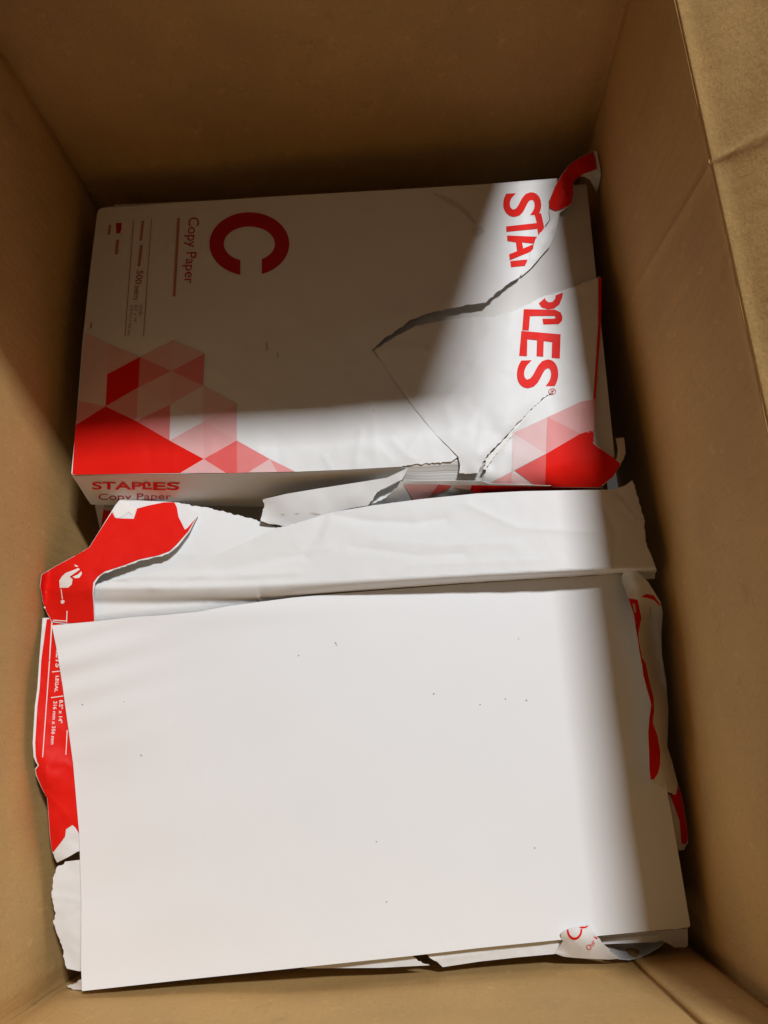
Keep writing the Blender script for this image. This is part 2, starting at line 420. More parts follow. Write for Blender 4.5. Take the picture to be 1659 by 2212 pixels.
# ------------------------------------------------------------------ the torn top ream
ream = empty('paper_ream', (RX, RY, 0.198), 'white wrapped ream with red lettering and red triangles, its wrapper torn at the right', 'paper ream', 'reams of copy paper in the box')
slab('paper_block', RX, RY + 0.0024, RR, 0.3545, 0.2095, 0.1985, 0.2462, [M_STACK], ream, 0.0008, 'white stack of sheets showing through the tear')
c_, s_ = math.cos(RR), math.sin(RR)
def rxy(a, b): return (RX + c_ * a - s_ * b, RY + s_ * a + c_ * b)
slab('wrapper_end', *rxy(-0.1762, 0.004), RR, 0.0006, 0.200, 0.1985, 0.2470, [M_WRAP], ream)
slab('wrapper_side', *rxy(-0.02, 0.1070), RR, 0.300, 0.0006, 0.1985, 0.2470, [M_WRAP], ream)
TEAR = [(1204, 385), (1196, 420), (1189, 452), (1186, 476), (1173, 497), (1159, 516), (1149, 537), (1140, 563), (1127, 592)]
GAP_U = [(1119, 601), (1095, 615), (1067, 637), (1052, 651), (1027, 657), (964, 667), (913, 680), (881, 694), (848, 720), (822, 738), (803, 756)]
SLIT = [(850, 818), (899, 884), (943, 938), (972, 967), (985, 985)]
top_out = ([(210, 462, 247.3), (213, 453, 247.3), (222, 449, 247.3), (400, 437, 248), (600, 424, 248), (829, 411, 248), (1030, 399, 248)]
           + [(u, v, 248.6, 't') for u, v in TEAR]
           + [(u, v, z, 't') for (u, v), z in zip(GAP_U, (250, 252, 252.5, 253, 253.2, 253, 252.5, 251.5, 250.2, 249.2, 248.4))]
           + [(u + 7, v, z) for (u, v), z in zip(SLIT, (248.3, 248.6, 248.6, 248.2, 247.8))]
           + [(975, 997, 247.6), (961, 998, 247.3, 't'), (925, 1001, 247.2, 't'), (893, 1003, 247.0, 't'), (868, 1008, 246.6), (760, 1014, 246.3), (640, 1019, 246), (400, 1023, 246), (157, 1026, 245.6), (154, 1022, 245.8),
              (163, 930, 247.5), (178, 740, 248), (195, 580, 248)])
top_ctl = [(400, 600, 248.4), (600, 600, 248.6), (500, 800, 248.6), (750, 600, 248.7), (700, 850, 248.7), (300, 900, 248.6), (900, 550, 248.8), (1000, 500, 248.8), (1050, 560, 249.4),
           (950, 620, 250.2), (880, 650, 249.6), (300, 990, 248.6), (550, 985, 248.6), (800, 972, 248.6), (900, 968, 248.4), (740, 740, 248.6), (250, 700, 248.2), (300, 500, 248.2), (800, 860, 248.9)]
cre = [([(806, 758), (760, 790)], 0.5, 6, 0), ([(800, 820), (805, 900), (812, 1000)], 0.35, 5, 0), ([(846, 950), (880, 985), (900, 995)], 0.5, 4, 0), ([(818, 965), (850, 1000)], 0.4, 4, 0),
       ([(320, 960), (324, 1000)], -0.6, 5, 0), ([(460, 955), (455, 1000)], 0.5, 6, 0), ([(700, 985), (715, 1012)], 0.5, 5, 0), ([(780, 930), (768, 1008)], 0.6, 5, 0), ([(900, 950), (860, 1000)], 0.7, 5, 0), ([(560, 970), (545, 1015)], 0.5, 6, 0), ([(380, 950), (372, 1015)], 0.4, 7, 0), ([(600, 965), (606, 1010)], -0.4, 5, 0), ([(950, 418), (1010, 440), (1050, 492)], -0.5, 6, 0), ([(160, 1024), (190, 985), (240, 940)], 0.4, 9, 0)]
wr, SW = sheet('wrapper', top_out, top_ctl, [M_WRAP, M_INSIDE], ream, creases=cre, wrinkle=0.5, wscale=24, g=7, label='white printed wrapper top, torn open along its right edge')
# front side panel of the wrapper
A_ = at(155, 1026.5, 245.6); B_ = at(870, 1009.5, 246.2)
SF = Plane(A_, B_, A_ + np.array([0, -0.021, -0.05]))
fr, _ = sheet('wrapper_side', [(155.5, 1027.5, 0), (400, 1024, 0), (640, 1020, 0), (868, 1009.5, 0), (878, 1009, 0), (860, 1032, 0), (845, 1050, 0), (800, 1082, 0), (640, 1094, 0), (565, 1095, 0), (400, 1092, 0), (197, 1090, 0), (188, 1078, 0), (172, 1052, 0)],
              [], [M_WRAP], ream, surf=SF, g=10, label='front side of the wrapper with small red lettering')
X3 = crop(164.6, 987.5, .26455)
def lpoly(q):                                                          # the letter L drawn as a bent staple
    f = map_quad(q); return [tuple(f(x, y)) for x, y in ((0, 0), (1, 0), (1, .2), (.27, .2), (.27, .76), (.36, .82), (.46, .80), (.55, .72), (.55, .42), (.82, .42), (.82, .80), (.68, .95), (.45, 1), (.18, .97), (0, .84))]
decal('printed_lettering', [(0, lpoly(X3((541, 203), (622, 204), (622, 266), (541, 265)))), (0, X3((832, 207), (846, 207), (846, 216), (832, 216)))], SF, [M_RED, M_DRED], ream, lift=0.30,
      texts=[(0, 'STAP', X3((130, 203), (540, 206), (540, 268), (130, 265)), 0.02), (0, 'ES', X3((628, 206), (840, 206), (842, 271), (628, 271)), 0.02),
             (1, 'Copy Paper', X3((182, 300), (776, 298), (776, 362), (182, 366)), 0.0)])

# the lower right part of the wrapper, slipped outward past the tear
LOW_EDGE = [(808, 757), (841, 735), (895, 705), (979, 689), (1008, 686), (1066, 685), (1117, 669), (1143, 656), (1173, 640), (1215, 629), (1262, 610), (1297, 597)]
SLIT2 = [(1195, 849), (1182.5, 855.5), (1150.5, 885), (1128.5, 910.5), (1102, 940), (1076, 974), (1057, 1000), (1042, 1036)]
SLIT1 = [(1193, 849), (1181, 854), (1148.5, 882.5), (1126, 907), (1098.5, 936), (1070, 966), (1048, 990), (1036, 1013), (1033, 1022)]
r_out = ([(u, v, z, 't') for (u, v), z in zip(LOW_EDGE, (248.8, 249.2, 249.6, 249.4, 249, 248.6, 248.4, 248.4, 248.4, 248.4, 248.4, 248.2))]
         + [(1299, 640, 248), (1298, 710, 248.2), (1291, 800, 248.4), (1285, 890, 248.6), (1282, 957, 249, 't'), (1300, 971, 249.5, 't'), (1318, 985, 249), (1341, 1003, 246), (1325, 1027, 243), (1303, 1049, 240), (1290, 1054, 239), (1180, 1053, 238.5), (1100, 1052, 239), (1040, 1045, 240)]
         + [(u, v, z, 't') for (u, v), z in zip(SLIT2[::-1], (242.5, 246.5, 248, 248.8, 249.2, 249.2, 249, 248.6))]
         + [(u, v, z, 't') for (u, v), z in zip(SLIT1, (248.6, 249.0, 249.6, 250, 250.2, 250, 249.4, 248, 247.2))]
         + [(1010, 1023, 246.6, 't'), (992, 1022, 246.8, 't'), (993, 1000, 248.2, 't'), (991, 988, 248.6)]
         + [(971, 967, 248.9), (941, 938, 249.0), (897, 884, 249.0), (849, 818, 248.9)])
r_ctl = [(1000, 800, 249.6), (900, 760, 250.0), (1100, 760, 249.0), (1200, 720, 248.7), (1260, 720, 248.7), (1240, 850, 248.9), (1180, 950, 249.2), (1250, 960, 249.4), (1000, 900, 250.2), (1060, 930, 250.2),
         (1120, 1000, 248.6), (1200, 1020, 247.8), (1270, 1025, 247), (1080, 1032, 245.5), (1180, 1040, 244.5), (1280, 1042, 243.5)]
r_cre = [([(812, 757), (870, 745), (990, 775), (1110, 800)], 0.9, 13, 0), ([(1020, 690), (1030, 780), (960, 870)], 0.35, 12, 0), ([(1030, 905), (1024, 965)], -0.4, 5, 0), ([(1195, 849), (1250, 815)], 0.5, 7, 0)]
rw, SR = sheet('wrapper_flap', r_out, r_ctl, [M_WRAP, M_INSIDE], ream, creases=r_cre, wrinkle=0.75, wscale=18, g=7, seed=4, label='loose triangular torn part of the wrapper with slipped red lettering')
# torn fibres along the open slit
sheet('torn_edge', [(u, v, 249.0, 't') for u, v in ((1186, 852), (1151, 881), (1127, 907), (1100, 936), (1070, 970), (1050, 996), (1044, 1014), (1050, 1014), (1066, 988), (1086, 964), (1110, 936), (1135, 908), (1156, 884), (1188, 856))], [], [M_FRINGE], ream, g=6, torn=1.5, label='white torn fibre edge of the slit')

# print on the wrapper: big letters, tinted triangles
t_col = {0.1: None, 0.2: None, 0.3: None, 0.35: None, 0.4: None, 0.45: None, 0.5: None, 0.6: None, 0.7: None, 0.85: None, 0.97: None}
T_KEYS = sorted(t_col); T_MATS = [mat('red_tint', tint(k), 0.55, 0.05, 0.04, 50, 0.16, 160, 0.0005) for k in T_KEYS]
def T(k, *p): return (T_KEYS.index(k), list(p))
V = {k: Z4(p)[0] for k, p in dict(L1=(205, 18), B1=(340, 80), B2=(335, 262), B3=(325, 452), C1=(530, 158), C2=(520, 340), C3=(508, 540), D0=(725, 60), D1=(717, 243), D2=(710, 440), D3=(705, 655),
     E1=(912, 140), E2=(905, 330), E3=(905, 545), E4=(908, 765), F2=(1103, 435), F3=(1105, 655), G=(1300, 765), H=(1452, 840), L2=(146, 565), L3=(168, 420), BL=(128, 855), BLb=(150, 858), m1=(768, 848), m2=(1040, 848), m3=(1106, 848),
     m4=(1172, 845), m5=(1345, 842), L4=(186, 200)).items()}
def tri(k, s): return T(k, *[V[n] for n in s.split()])
decal('printed_triangles', [tri(.3, 'L1 B1 B2 B3 L3 L4'), tri(.4, 'B1 C1 B2'), tri(.97, 'B2 C1 C2 B3'), tri(.7, 'C1 D1 C2'), tri(.4, 'C1 D0 D1'), tri(.35, 'D0 E1 D1'), tri(.7, 'E1 E2 D1'), tri(.4, 'C2 D1 D2'), tri(.45, 'D1 E2 D2'),
      tri(.6, 'B3 C2 C3'), tri(.35, 'C2 D2 C3'), tri(.7, 'C3 D2 D3'), tri(.2, 'D2 E2 E3'), tri(.1, 'D2 E3 D3'), tri(.35, 'E2 F2 E3'), tri(.45, 'E3 F2 F3'), tri(.45, 'D3 E3 E4'), tri(.5, 'E3 F3 E4'), tri(.85, 'E4 F3 m3 m2'), tri(.7, 'F3 G m4 m3'),
      tri(.6, 'L3 B3 L2'), tri(.97, 'L2 B3 C3 D3 E4 m1 BLb BL'), tri(.45, 'E4 m2 m1'), tri(.35, 'G m5 m4'), tri(.6, 'G H m5')], SW, T_MATS, ream)
def ell(cx, cy, rx, ry, a0, a1, n=40): return [(cx + rx * math.cos(a0 + (a1 - a0) * i / n), cy + ry * math.sin(a0 + (a1 - a0) * i / n)) for i in range(n + 1)]
def bigc():
    o0 = math.pi - math.acos(59 / 261); i0 = math.pi - math.acos(59 / 167); o1 = math.acos(81 / 261); i1 = math.acos(81 / 167)
    return Z3(*(ell(1297, 432, 261, 207, o1, o0 - 2 * math.pi) + ell(1297, 432, 167, 114, i0 - 2 * math.pi, i1)))
def bars(f, segs): return [(2, f((a[0] - h, a[1]), (a[0] + h, a[1]), (b[0] + h, b[1]), (b[0] - h, b[1]))) for a, b, h in segs]
dash = []
for (u0, v0), (u1, v1), h, n in (((835, 262), (805, 776), 9, 26), ((602, 280), (588, 412), 8, 6), ((592, 440), (575, 580), 9, 7), ((437, 405), (428, 500), 10, 5), ((388, 308), (378, 372), 8, 4), ((265, 945), (262, 985), 5, 3)):
    for i in range(n):
        a, b = i / n, (i + 0.93) / n; dash += bars(Z3, [((u0 + (u1 - u0) * a, v0 + (v1 - v0) * a), (u0 + (u1 - u0) * b, v0 + (v1 - v0) * b), h)])
left_letters = [(1, bigc()), (0, Z6((400, 708), (652, 680), (632, 608), (686, 600), (700, 665), (713, 728), (690, 752), (664, 780), (655, 727), (403, 752))),
              (0, Z6((407, 782), (655, 792), (648, 815), (628, 848), (530, 838), (540, 888), (622, 853), (630, 852), (618, 890), (605, 912), (430, 984), (425, 935), (490, 910), (480, 838), (411, 828))),
              (0, Z6((434, 991), (572, 978), (573, 1003), (555, 1029), (440, 1041)))]
left_polys = [(2, Z3((656, 268), (660, 268), (608, 1035), (603, 1035))), (2, Z3((538, 280), (543, 280), (487, 1038), (482, 1038))), (1, Z3((425, 295), (464, 295), (460, 340), (452, 362), (428, 364)))] + dash
left_polys += bars(Z3, [((606, 432), (570, 434), 3)])
decal('printed_lettering', left_polys, SW, [M_RED, M_DRED, M_THIN, M_WRAP], ream, lift=0.30,
      texts=[(1, 'Copy Paper', Z3((970, 258), (938, 690), (850, 690), (880, 260)), 0.0),
             (2, '500', Z3((607, 605), (592, 695), (550, 692), (562, 602)), 0.02), (2, 'SHEETS', Z3((574, 705), (566, 798), (540, 798), (548, 703)), 0.02),
             (2, 'LEGAL', Z3((600, 830), (592, 900), (574, 900), (582, 828)), 0.0), (2, '8.5" x 14"', Z3((570, 832), (560, 945), (540, 945), (550, 830)), 0.0), (2, '216 mm x 356 mm', Z3((542, 832), (520, 1032), (500, 1032), (522, 830)), 0.0)])
for p in left_letters: decal('printed_letter', [p], SW, [M_RED, M_DRED], ream, lift=0.30)
decal('printed_letter', [], SW, [M_RED], ream, lift=0.30, texts=[(0, 'S', Z6((685, 425), (688, 625), (385, 632), (370, 440)), 0.02)])
ring = Z5(*(ell(1168, 515, 23, 19, 0, 2 * math.pi, 20) + ell(1168, 515, 19, 15, 2 * math.pi, 0, 20)))
right_polys = [(0, Z6((668, 1335), (690, 1368), (740, 1384), (790, 1379), (835, 1345), (858, 1290), (865, 1248), (832, 1260), (806, 1270), (800, 1300), (778, 1325), (748, 1328), (724, 1312), (716, 1292), (690, 1316))),
               (0, Z6((545, 1384), (800, 1388), (845, 1410), (860, 1445), (855, 1480), (830, 1505), (705, 1508), (697, 1462), (790, 1462), (808, 1450), (795, 1438), (595, 1440), (585, 1558), (532, 1555))),
               (0, Z5((985, 155), (1218, 175), (1213, 318), (1165, 315), (1168, 222), (1118, 215), (1115, 308), (1075, 305), (1078, 210), (1020, 205), (1018, 305), (972, 303))), (1, ring)]
for p in right_polys[:3]: decal('printed_letter', [p], SR, [M_RED], ream, lift=0.30)
decal('printed_letter', [], SR, [M_RED], ream, lift=0.30, texts=[(0, 'S', Z5((1205, 322), (1203, 492), (957, 497), (960, 330)), 0.02)])
decal('trademark_sign', right_polys[3:], SR, [M_RED, M_DRED], ream, lift=0.30, texts=[(1, 'R', Z5((1178, 508), (1178, 524), (1158, 524), (1158, 508)), 0.02)])
rp = lambda k, *p: T(k, *Z5(*p))
decal('printed_triangles', [rp(.35, (935, 762), (1140, 667), (1130, 885)), rp(.2, (935, 762), (1130, 885), (929, 990)), rp(.45, (1140, 667), (1340, 574), (1336, 765)), rp(.6, (1140, 667), (1336, 765), (1132, 885)), rp(.5, (1340, 574), (1425, 560), (1414, 760), (1336, 765)),
      rp(.97, (1132, 885), (1336, 765), (1414, 742), (1410, 822), (1448, 852), (1520, 900), (1574, 945), (1530, 1020), (1450, 1084), (1125, 1082)), rp(.85, (945, 985), (1132, 885), (1125, 1082), (1075, 1078)), rp(.5, (800, 1058), (929, 990), (924, 1066)), rp(.3, (929, 990), (1050, 1070), (924, 1066))], SR, T_MATS, ream)
decal('red_edge', [(0, [(1292, 599), (1299, 600), (1299, 660), (1297, 720), (1291, 800), (1285, 890), (1282, 955), (1277, 955), (1280, 890), (1286, 800), (1292, 700)])], SR, [M_RED], ream, lift=0.25)
marks('scuff_mark', [(0, [(574, 738), (577, 738), (579, 756), (575, 757)]), (0, [(598, 758), (600, 758), (602, 772), (599, 772)]), (0, [(806, 885), (808, 885), (808, 888), (806, 888)]), (1, [(1020, 495), (1040, 488), (1046, 500), (1030, 512)]),
      (1, [(930, 414), (960, 424), (1000, 446), (1030, 480), (1024, 484), (992, 452), (955, 431)])], SW, [M_GREY, M_FAINT], ream, lift=0.30)

# front side at the right of the tear: slipped pink and red piece, white fold on top
q_out = Z5((265, 1048, 244), (500, 1045, 244.5), (745, 1046, 244.5), (800, 1062, 244), (1100, 1072, 242), (1470, 1086, 240), (1440, 1130, 228), (1000, 1150, 226), (600, 1180, 224), (180, 1215, 224), (78, 1193, 230, 't'), (120, 1175, 232, 't'), (170, 1150, 235, 't'), (215, 1115, 238, 't'), (250, 1082, 241, 't'))
qs, SQ = sheet('wrapper_flap', q_out, Z5((500, 1062, 242.5), (700, 1075, 240.5), (400, 1110, 236), (900, 1105, 236)), [M_WRAP, M_INSIDE], ream, g=6, wrinkle=0.5, wscale=12, label='torn front piece of the wrapper with pink and red print')
decal('printed_triangles', [rp(.45, (285, 1066), (492, 1068), (448, 1128), (420, 1160), (345, 1160)), rp(.85, (492, 1068), (575, 1074), (540, 1100), (495, 1116), (446, 1132)), rp(.4, (575, 1074), (690, 1072), (680, 1100), (600, 1086)), rp(.97, (690, 1072), (1100, 1080), (1460, 1092), (1440, 1112), (1040, 1128), (740, 1128), (680, 1104))], SQ, T_MATS, ream)
sheet('sheet_edges', [(872, 1004, 246.2), (965, 996, 246.8), (1046, 998, 246.8), (1064, 1034, 240.5), (1046, 1050, 238), (900, 1050, 237.5), (862, 1036, 239)], [], [M_STACK], ream, g=7, label='slipped sheet edges showing through the hole in the front')
sheet('wrapper_flap', X1((1010, 720, 229), (1080, 600, 231), (1180, 480, 233), (1330, 420, 236), (1440, 440, 237), (1400, 560, 233), (1300, 660, 230), (1180, 740, 228)), [], [M_INSIDE], ream, g=6, label='grey inner layer behind the leaf shaped tear')
# hanging torn scrap at the front of the ream
h_out = X1((1440, 335, 246.5), (1410, 400, 244), (1380, 450, 243, 't'), (1290, 480, 241.5, 't'), (1200, 525, 240, 't'), (1140, 580, 238.5, 't'), (1110, 640, 237, 't'), (1062, 688, 235.5), (900, 715, 233.5), (730, 755, 232.5), (600, 800, 231.5), (440, 845, 230, 't'), (330, 885, 228, 't'), (180, 865, 227, 't'), (62, 835, 228, 't'), (66, 800, 228.5, 't'), (98, 690, 231, 't'), (82, 632, 234), (300, 580, 237), (600, 530, 239), (1000, 468, 241.5), (1240, 430, 243))
hs, SH = sheet('wrapper_flap', h_out, X1((600, 650, 236.5), (300, 720, 233), (900, 600, 238), (1150, 500, 241)), [M_INSIDE], ream, g=7, wrinkle=0.35, wscale=20, seed=2, creases=[(X1((80, 835), (330, 880)), 0.8, 4, 0)], label='white torn scrap hanging in front of the ream')
marks('scuff_mark', [(0, X1((250, 768), (275, 764), (290, 772), (265, 776))), (0, X1((375, 766), (405, 755), (430, 762), (400, 770))), (0, X1((520, 758), (570, 754), (625, 768), (575, 773)))], SH, [M_FAINT], ream, lift=0.30)

# red curl and white roll at the far right corner
curl_out = Z6((752, 560, 250), (757, 480, 251), (798, 380, 253), (850, 290, 254.5), (920, 200, 255.5), (1010, 140, 254.5), (1115, 93, 251), (1140, 95, 249), (1168, 230, 247), (1172, 290, 245), (1158, 370, 240), (1138, 440, 234), (1124, 400, 240), (1086, 330, 247), (1040, 303, 250), (1000, 300, 251), (960, 330, 252), (945, 362, 252.5), (951, 440, 252.5), (935, 520, 251.5), (905, 552, 250.5, 't'), (840, 588, 250, 't'), (800, 588, 250, 't'))
cu, SCU = sheet('wrapper_flap', curl_out, Z6((860, 400, 254.5), (860, 500, 253), (1000, 220, 256), (900, 300, 255.5), (1120, 270, 250.5)), [M_INSIDE], ream, g=5, wrinkle=0.5, wscale=8, creases=[(Z6((780, 450), (900, 400), (945, 395)), 1.4, 4, 0), (Z6((880, 260), (960, 330)), -0.8, 4, 0), (Z6((800, 540), (880, 470), (950, 450)), 0.8, 3, 0), (Z6((1000, 140), (1040, 280)), 0.8, 4, 0)], label='red torn strip curling up at the far right corner')
decal('printed_band', [(0, Z6((754, 556), (759, 480), (800, 380), (852, 291), (922, 201), (1010, 142), (1113, 96), (1128, 160), (1140, 236), (1090, 258), (1040, 276), (1000, 300), (960, 330), (944, 362), (950, 440), (934, 518), (905, 542), (850, 566), (805, 584)))], SCU, [M_RED], ream, lift=0.55)
roll_out = Z6((748, 565, 249.5), (800, 588, 251.5), (850, 578, 251.5, 't'), (905, 550, 250), (845, 592, 250.5, 't'), (826, 640, 250.2), (820, 680, 250), (800, 760, 249.5), (775, 825, 249.3), (755, 872, 249.2), (690, 945, 249), (600, 1050, 248.8), (522, 1118, 248.5), (540, 1055, 249.2, 't'), (572, 990, 250, 't'), (608, 905, 250.6, 't'), (650, 800, 251, 't'), (700, 738, 251, 't'), (740, 690, 250.4), (760, 650, 250))
sheet('wrapper_flap', roll_out, Z6((700, 830, 252), (770, 720, 252), (640, 960, 251)), [M_INSIDE], ream, g=5, creases=[(Z6((790, 595), (800, 650), (770, 700)), 0.8, 4, 0)], label='white rolled edge of the tear')
sheet('wrapper_end', Z5((1545, 792, 240), (1594, 788, 240), (1604, 880, 241), (1592, 915, 243), (1572, 948, 245), (1540, 934, 247), (1553, 905, 246.5), (1558, 860, 245)), Z5((1580, 850, 243.5)), [M_INSIDE], ream, g=4, label='curled white end of the wrapper beside the right box wall')

# ------------------------------------------------------------------ the near half: opened ream
SX, SY, SRR = -0.0404, -0.0135, 0.0476
near = empty('paper_stack', (SX, SY, ZB), 'stack of plain white copy paper under the loose top sheet in the near half', 'paper stack')
slab('paper_block', SX + 0.002, SY + 0.001, SRR, 0.348, 0.210, ZB + 0.001, 0.2115, [M_STACK], near, 0.0008)
sheet('sheet', X4((590, 450, 206), (780, 425, 206.5), (1200, 390, 207), (1440, 370, 208), (1442, 530, 205), (1420, 545, 204), (1315, 545, 204), (1275, 520, 205), (1200, 480, 206), (1150, 497, 206), (660, 517, 206)), [], [M_PAPER], near, g=7, label='shifted sheets showing past the corner of the top sheet')
sheet('sheet', X4((620, 468, 206), (1170, 432, 206.5), (1180, 445, 206.5), (640, 482, 206)), [], [M_PAPER], near, g=8, lift=2.3)

# large white torn wrapper between the two reams
torn = empty('torn_wrapper', (-0.04, 0.12, 0.215), 'large torn white wrapper with a bright red tongue, folded over between the two reams', 'torn wrapper')
RIDGE = np.array([(150, 1268), (333, 1269), (494, 1266), (732, 1257), (1005, 1243), (1300, 1229), (1430, 1226)], float)
EDGE = np.array([(150, 1347), (285, 1333), (425, 1322), (494, 1309), (631, 1291), (732, 1282), (1005, 1261), (1339, 1240), (1430, 1238)], float)
def fold_down(q, z):                                                   # the wrapper rolls over a long straight fold and tucks under the loose sheet
    u, v = q[:, 0], q[:, 1]; rg = np.interp(u, RIDGE[:, 0], RIDGE[:, 1]); eg = np.interp(u, EDGE[:, 0], EDGE[:, 1])
    w = np.minimum(eg - rg, 34); d = v - rg; t = np.clip(d / w, 0, 1)
    low = np.where(u < 560, 219.6 - 1.8 * np.clip((v - eg + 12) / 14, 0, 1)  , 216.8); low = low - np.clip(v - eg, 0, 30) * 0.25
    zz = z - (z - low) * (t ** 1.6)
    left = np.clip((700 - u) / 400, 0, 1)
    return zz + left * (0.9 * np.exp(-(d / 7) ** 2) + 0.7 * np.exp(-((d + 24) / 8) ** 2) - 0.5 * np.exp(-((d + 11) / 6) ** 2))
a_out = [(300, 1088, 218), (340, 1081, 218.5), (380, 1086, 219, 't'), (440, 1095, 220, 't'), (494, 1108, 221, 't'), (545, 1120, 222, 't'), (575, 1132, 223), (640, 1150, 226), (700, 1200, 227), (600, 1235, 226), (420, 1262, 224), (250, 1272, 223), (180, 1260, 223), (200, 1220, 222), (250, 1150, 221)]
sheet('white_sheet', a_out, [(330, 1180, 223.5), (450, 1180, 225), (560, 1180, 226.5)],
      [M_INSIDE], torn, g=7, wrinkle=0.3, wscale=22, creases=[([(300, 1192), (420, 1198)], 0.5, 9, 0)], label='upper left part of the white torn wrapper with a ragged edge')
b_out = [(170, 1268), (250, 1254), (330, 1238), (400, 1220), (440, 1207), (494, 1186), (548, 1163), (592, 1142, 't'), (640, 1130), (720, 1106), (803, 1092), (910, 1078), (1029, 1066), (1130, 1061), (1232, 1059), (1300, 1058), (1327, 1057), (1350, 1049), (1366, 1037, 't'),
         (1380, 1081, 't'), (1392, 1123, 't'), (1395, 1171, 't'), (1408, 1203), (1418, 1230, 't'), (1414, 1250), (1339, 1254), (1180, 1264), (1005, 1275), (860, 1286), (732, 1296), (640, 1305), (580, 1316), (494, 1328), (400, 1338), (285, 1347), (190, 1354), (160, 1350)]
BS = Surf([(170, 1268, 225.5), (250, 1254, 226.4), (330, 1238, 227.2), (400, 1220, 228), (494, 1186, 229.6), (592, 1142, 231), (720, 1106, 234.5), (910, 1078, 238.5), (1130, 1061, 241), (1300, 1058, 240.5), (1366, 1037, 239), (1395, 1171, 237), (1418, 1230, 236),
           (333, 1300, 228), (494, 1310, 230), (732, 1300, 233.5), (1005, 1290, 238.5), (1300, 1280, 241), (760, 1190, 235.5), (1050, 1170, 240), (1250, 1150, 241.5)],
          [([(720, 1112), (800, 1126), (900, 1130), (960, 1120)], -1.2, 13, 0), ([(706, 1118), (690, 1160), (660, 1200), (560, 1222), (470, 1240)], -2.2, 26, 1), ([(1010, 1090), (1120, 1140), (1300, 1150)], 0.7, 9, 0), ([(1290, 1070), (1330, 1150), (1325, 1215)], -0.8, 8, 0), ([(760, 1180), (900, 1200), (1000, 1196)], -0.6, 9, 0), ([(1340, 1080), (1372, 1118), (1388, 1130)], 0.9, 4, 0), ([(1335, 1064), (1380, 1125)], -0.8, 4, 0),
           ([(330, 1268), (380, 1256), (470, 1235)], 0.7, 7, 0), ([(236, 1240), (290, 1258), (333, 1269)], 0.7, 6, 0), ([(520, 1245), (640, 1236)], 0.5, 6, 0), ([(820, 1170), (960, 1178), (1120, 1172)], 0.35, 10, 0), ([(620, 1196), (720, 1184)], 0.3, 5, 0), ([(880, 1222), (1180, 1208)], 0.3, 6, 0)],
          0.34, 22, seed=6, post=fold_down)
sheet('white_sheet', [(p[0], p[1], 0, *p[2:]) for p in b_out], [], [M_INSIDE], torn, g=5, surf=BS, label='large folded part of the white torn wrapper hanging over the near ream')
# red tongue on top of it
t_out = Z8((120, 845, 219.8), (132, 752, 222.8), (250, 680, 226.8), (400, 600, 229.52, 't'), (470, 560, 229.96), (520, 530, 229.94), (620, 370, 227.2), (700, 240, 223.88), (730, 190, 222.68), (780, 128, 221.312), (1000, 150, 221.12), (1215, 160, 221.76, 't'), (1300, 180, 222.54), (1415, 255, 225.09), (1340, 400, 229.12), (1245, 520, 231.3), (1180, 572, 231.528, 't'), (1085, 605, 231.49, 't'), (930, 640, 231.3, 't'), (800, 690, 231.3, 't'), (655, 738, 231.5, 't'), (605, 770, 231.1), (570, 820, 230.7), (558, 900, 229.2), (566, 1000, 224.8), (572, 1140, 220.3), (340, 1158, 219.8), (215, 1140, 218.8), (168, 1050, 219.3), (146, 990, 219.8))
to, STG = sheet('red_tongue', t_out, Z8((900, 400, 228.62), (700, 500, 230.02), (400, 760, 230.8), (300, 850, 227.3), (450, 900, 228.8), (450, 1050, 223.3), (300, 1020, 222.8), (1100, 350, 227.92), (1000, 220, 224.1)),
                [M_INSIDE], torn, g=5, wrinkle=0.6, wscale=15, seed=3, creases=[(Z8((480, 560), (600, 540), (760, 440)), 0.5, 7, 0), (Z8((900, 370), (1050, 330), (1180, 380)), 0.4, 12, 0), (Z8((130, 860), (340, 900), (560, 870)), 0.8, 8, 0)], label='bright red torn tongue with white scuffs and a white torn rim')
decal('printed_band', [(0, Z8((122, 845), (134, 754), (250, 682), (400, 602), (470, 562), (522, 530), (622, 370), (708, 240), (730, 285), (745, 292), (885, 296), (912, 212), (1010, 186), (1130, 162), (1215, 160), (1236, 200), (1250, 280), (1302, 385), (1322, 372), (1392, 290), (1330, 398), (1235, 506), (1178, 560), (1080, 596), (928, 628), (798, 678), (648, 725), (590, 768), (555, 815), (548, 900), (556, 1000), (562, 1136), (345, 1150), (215, 1130), (170, 1050), (148, 990)))], STG, [M_RED], torn, lift=0.30)
marks('torn_patch', [(0, Z8((712, 235), (735, 285), (748, 292), (780, 285), (845, 240), (872, 262), (886, 294), (896, 240), (912, 208), (880, 195), (780, 150))), (0, Z8((280, 860), (277, 800), (300, 765), (330, 738), (400, 712), (432, 698), (445, 710), (420, 728), (385, 752), (360, 770), (385, 790), (378, 832), (350, 858))), (0, Z8((385, 770), (430, 750), (455, 725), (462, 745), (440, 778), (405, 782))),
      (0, Z8((400, 668), (430, 682), (425, 690), (405, 684))), (0, Z8((288, 870), (294, 870), (306, 950), (298, 955))), (0, Z8((288, 968), (300, 958), (318, 962), (320, 978), (302, 992), (290, 985))), (0, Z8((336, 1048), (344, 1048), (340, 1145), (332, 1140))), (0, Z8((225, 1120), (338, 1128), (338, 1136), (225, 1128))), (0, Z8((150, 1010), (166, 1018), (164, 1030), (150, 1026)))], STG, [M_FRINGE], torn, lift=0.5)

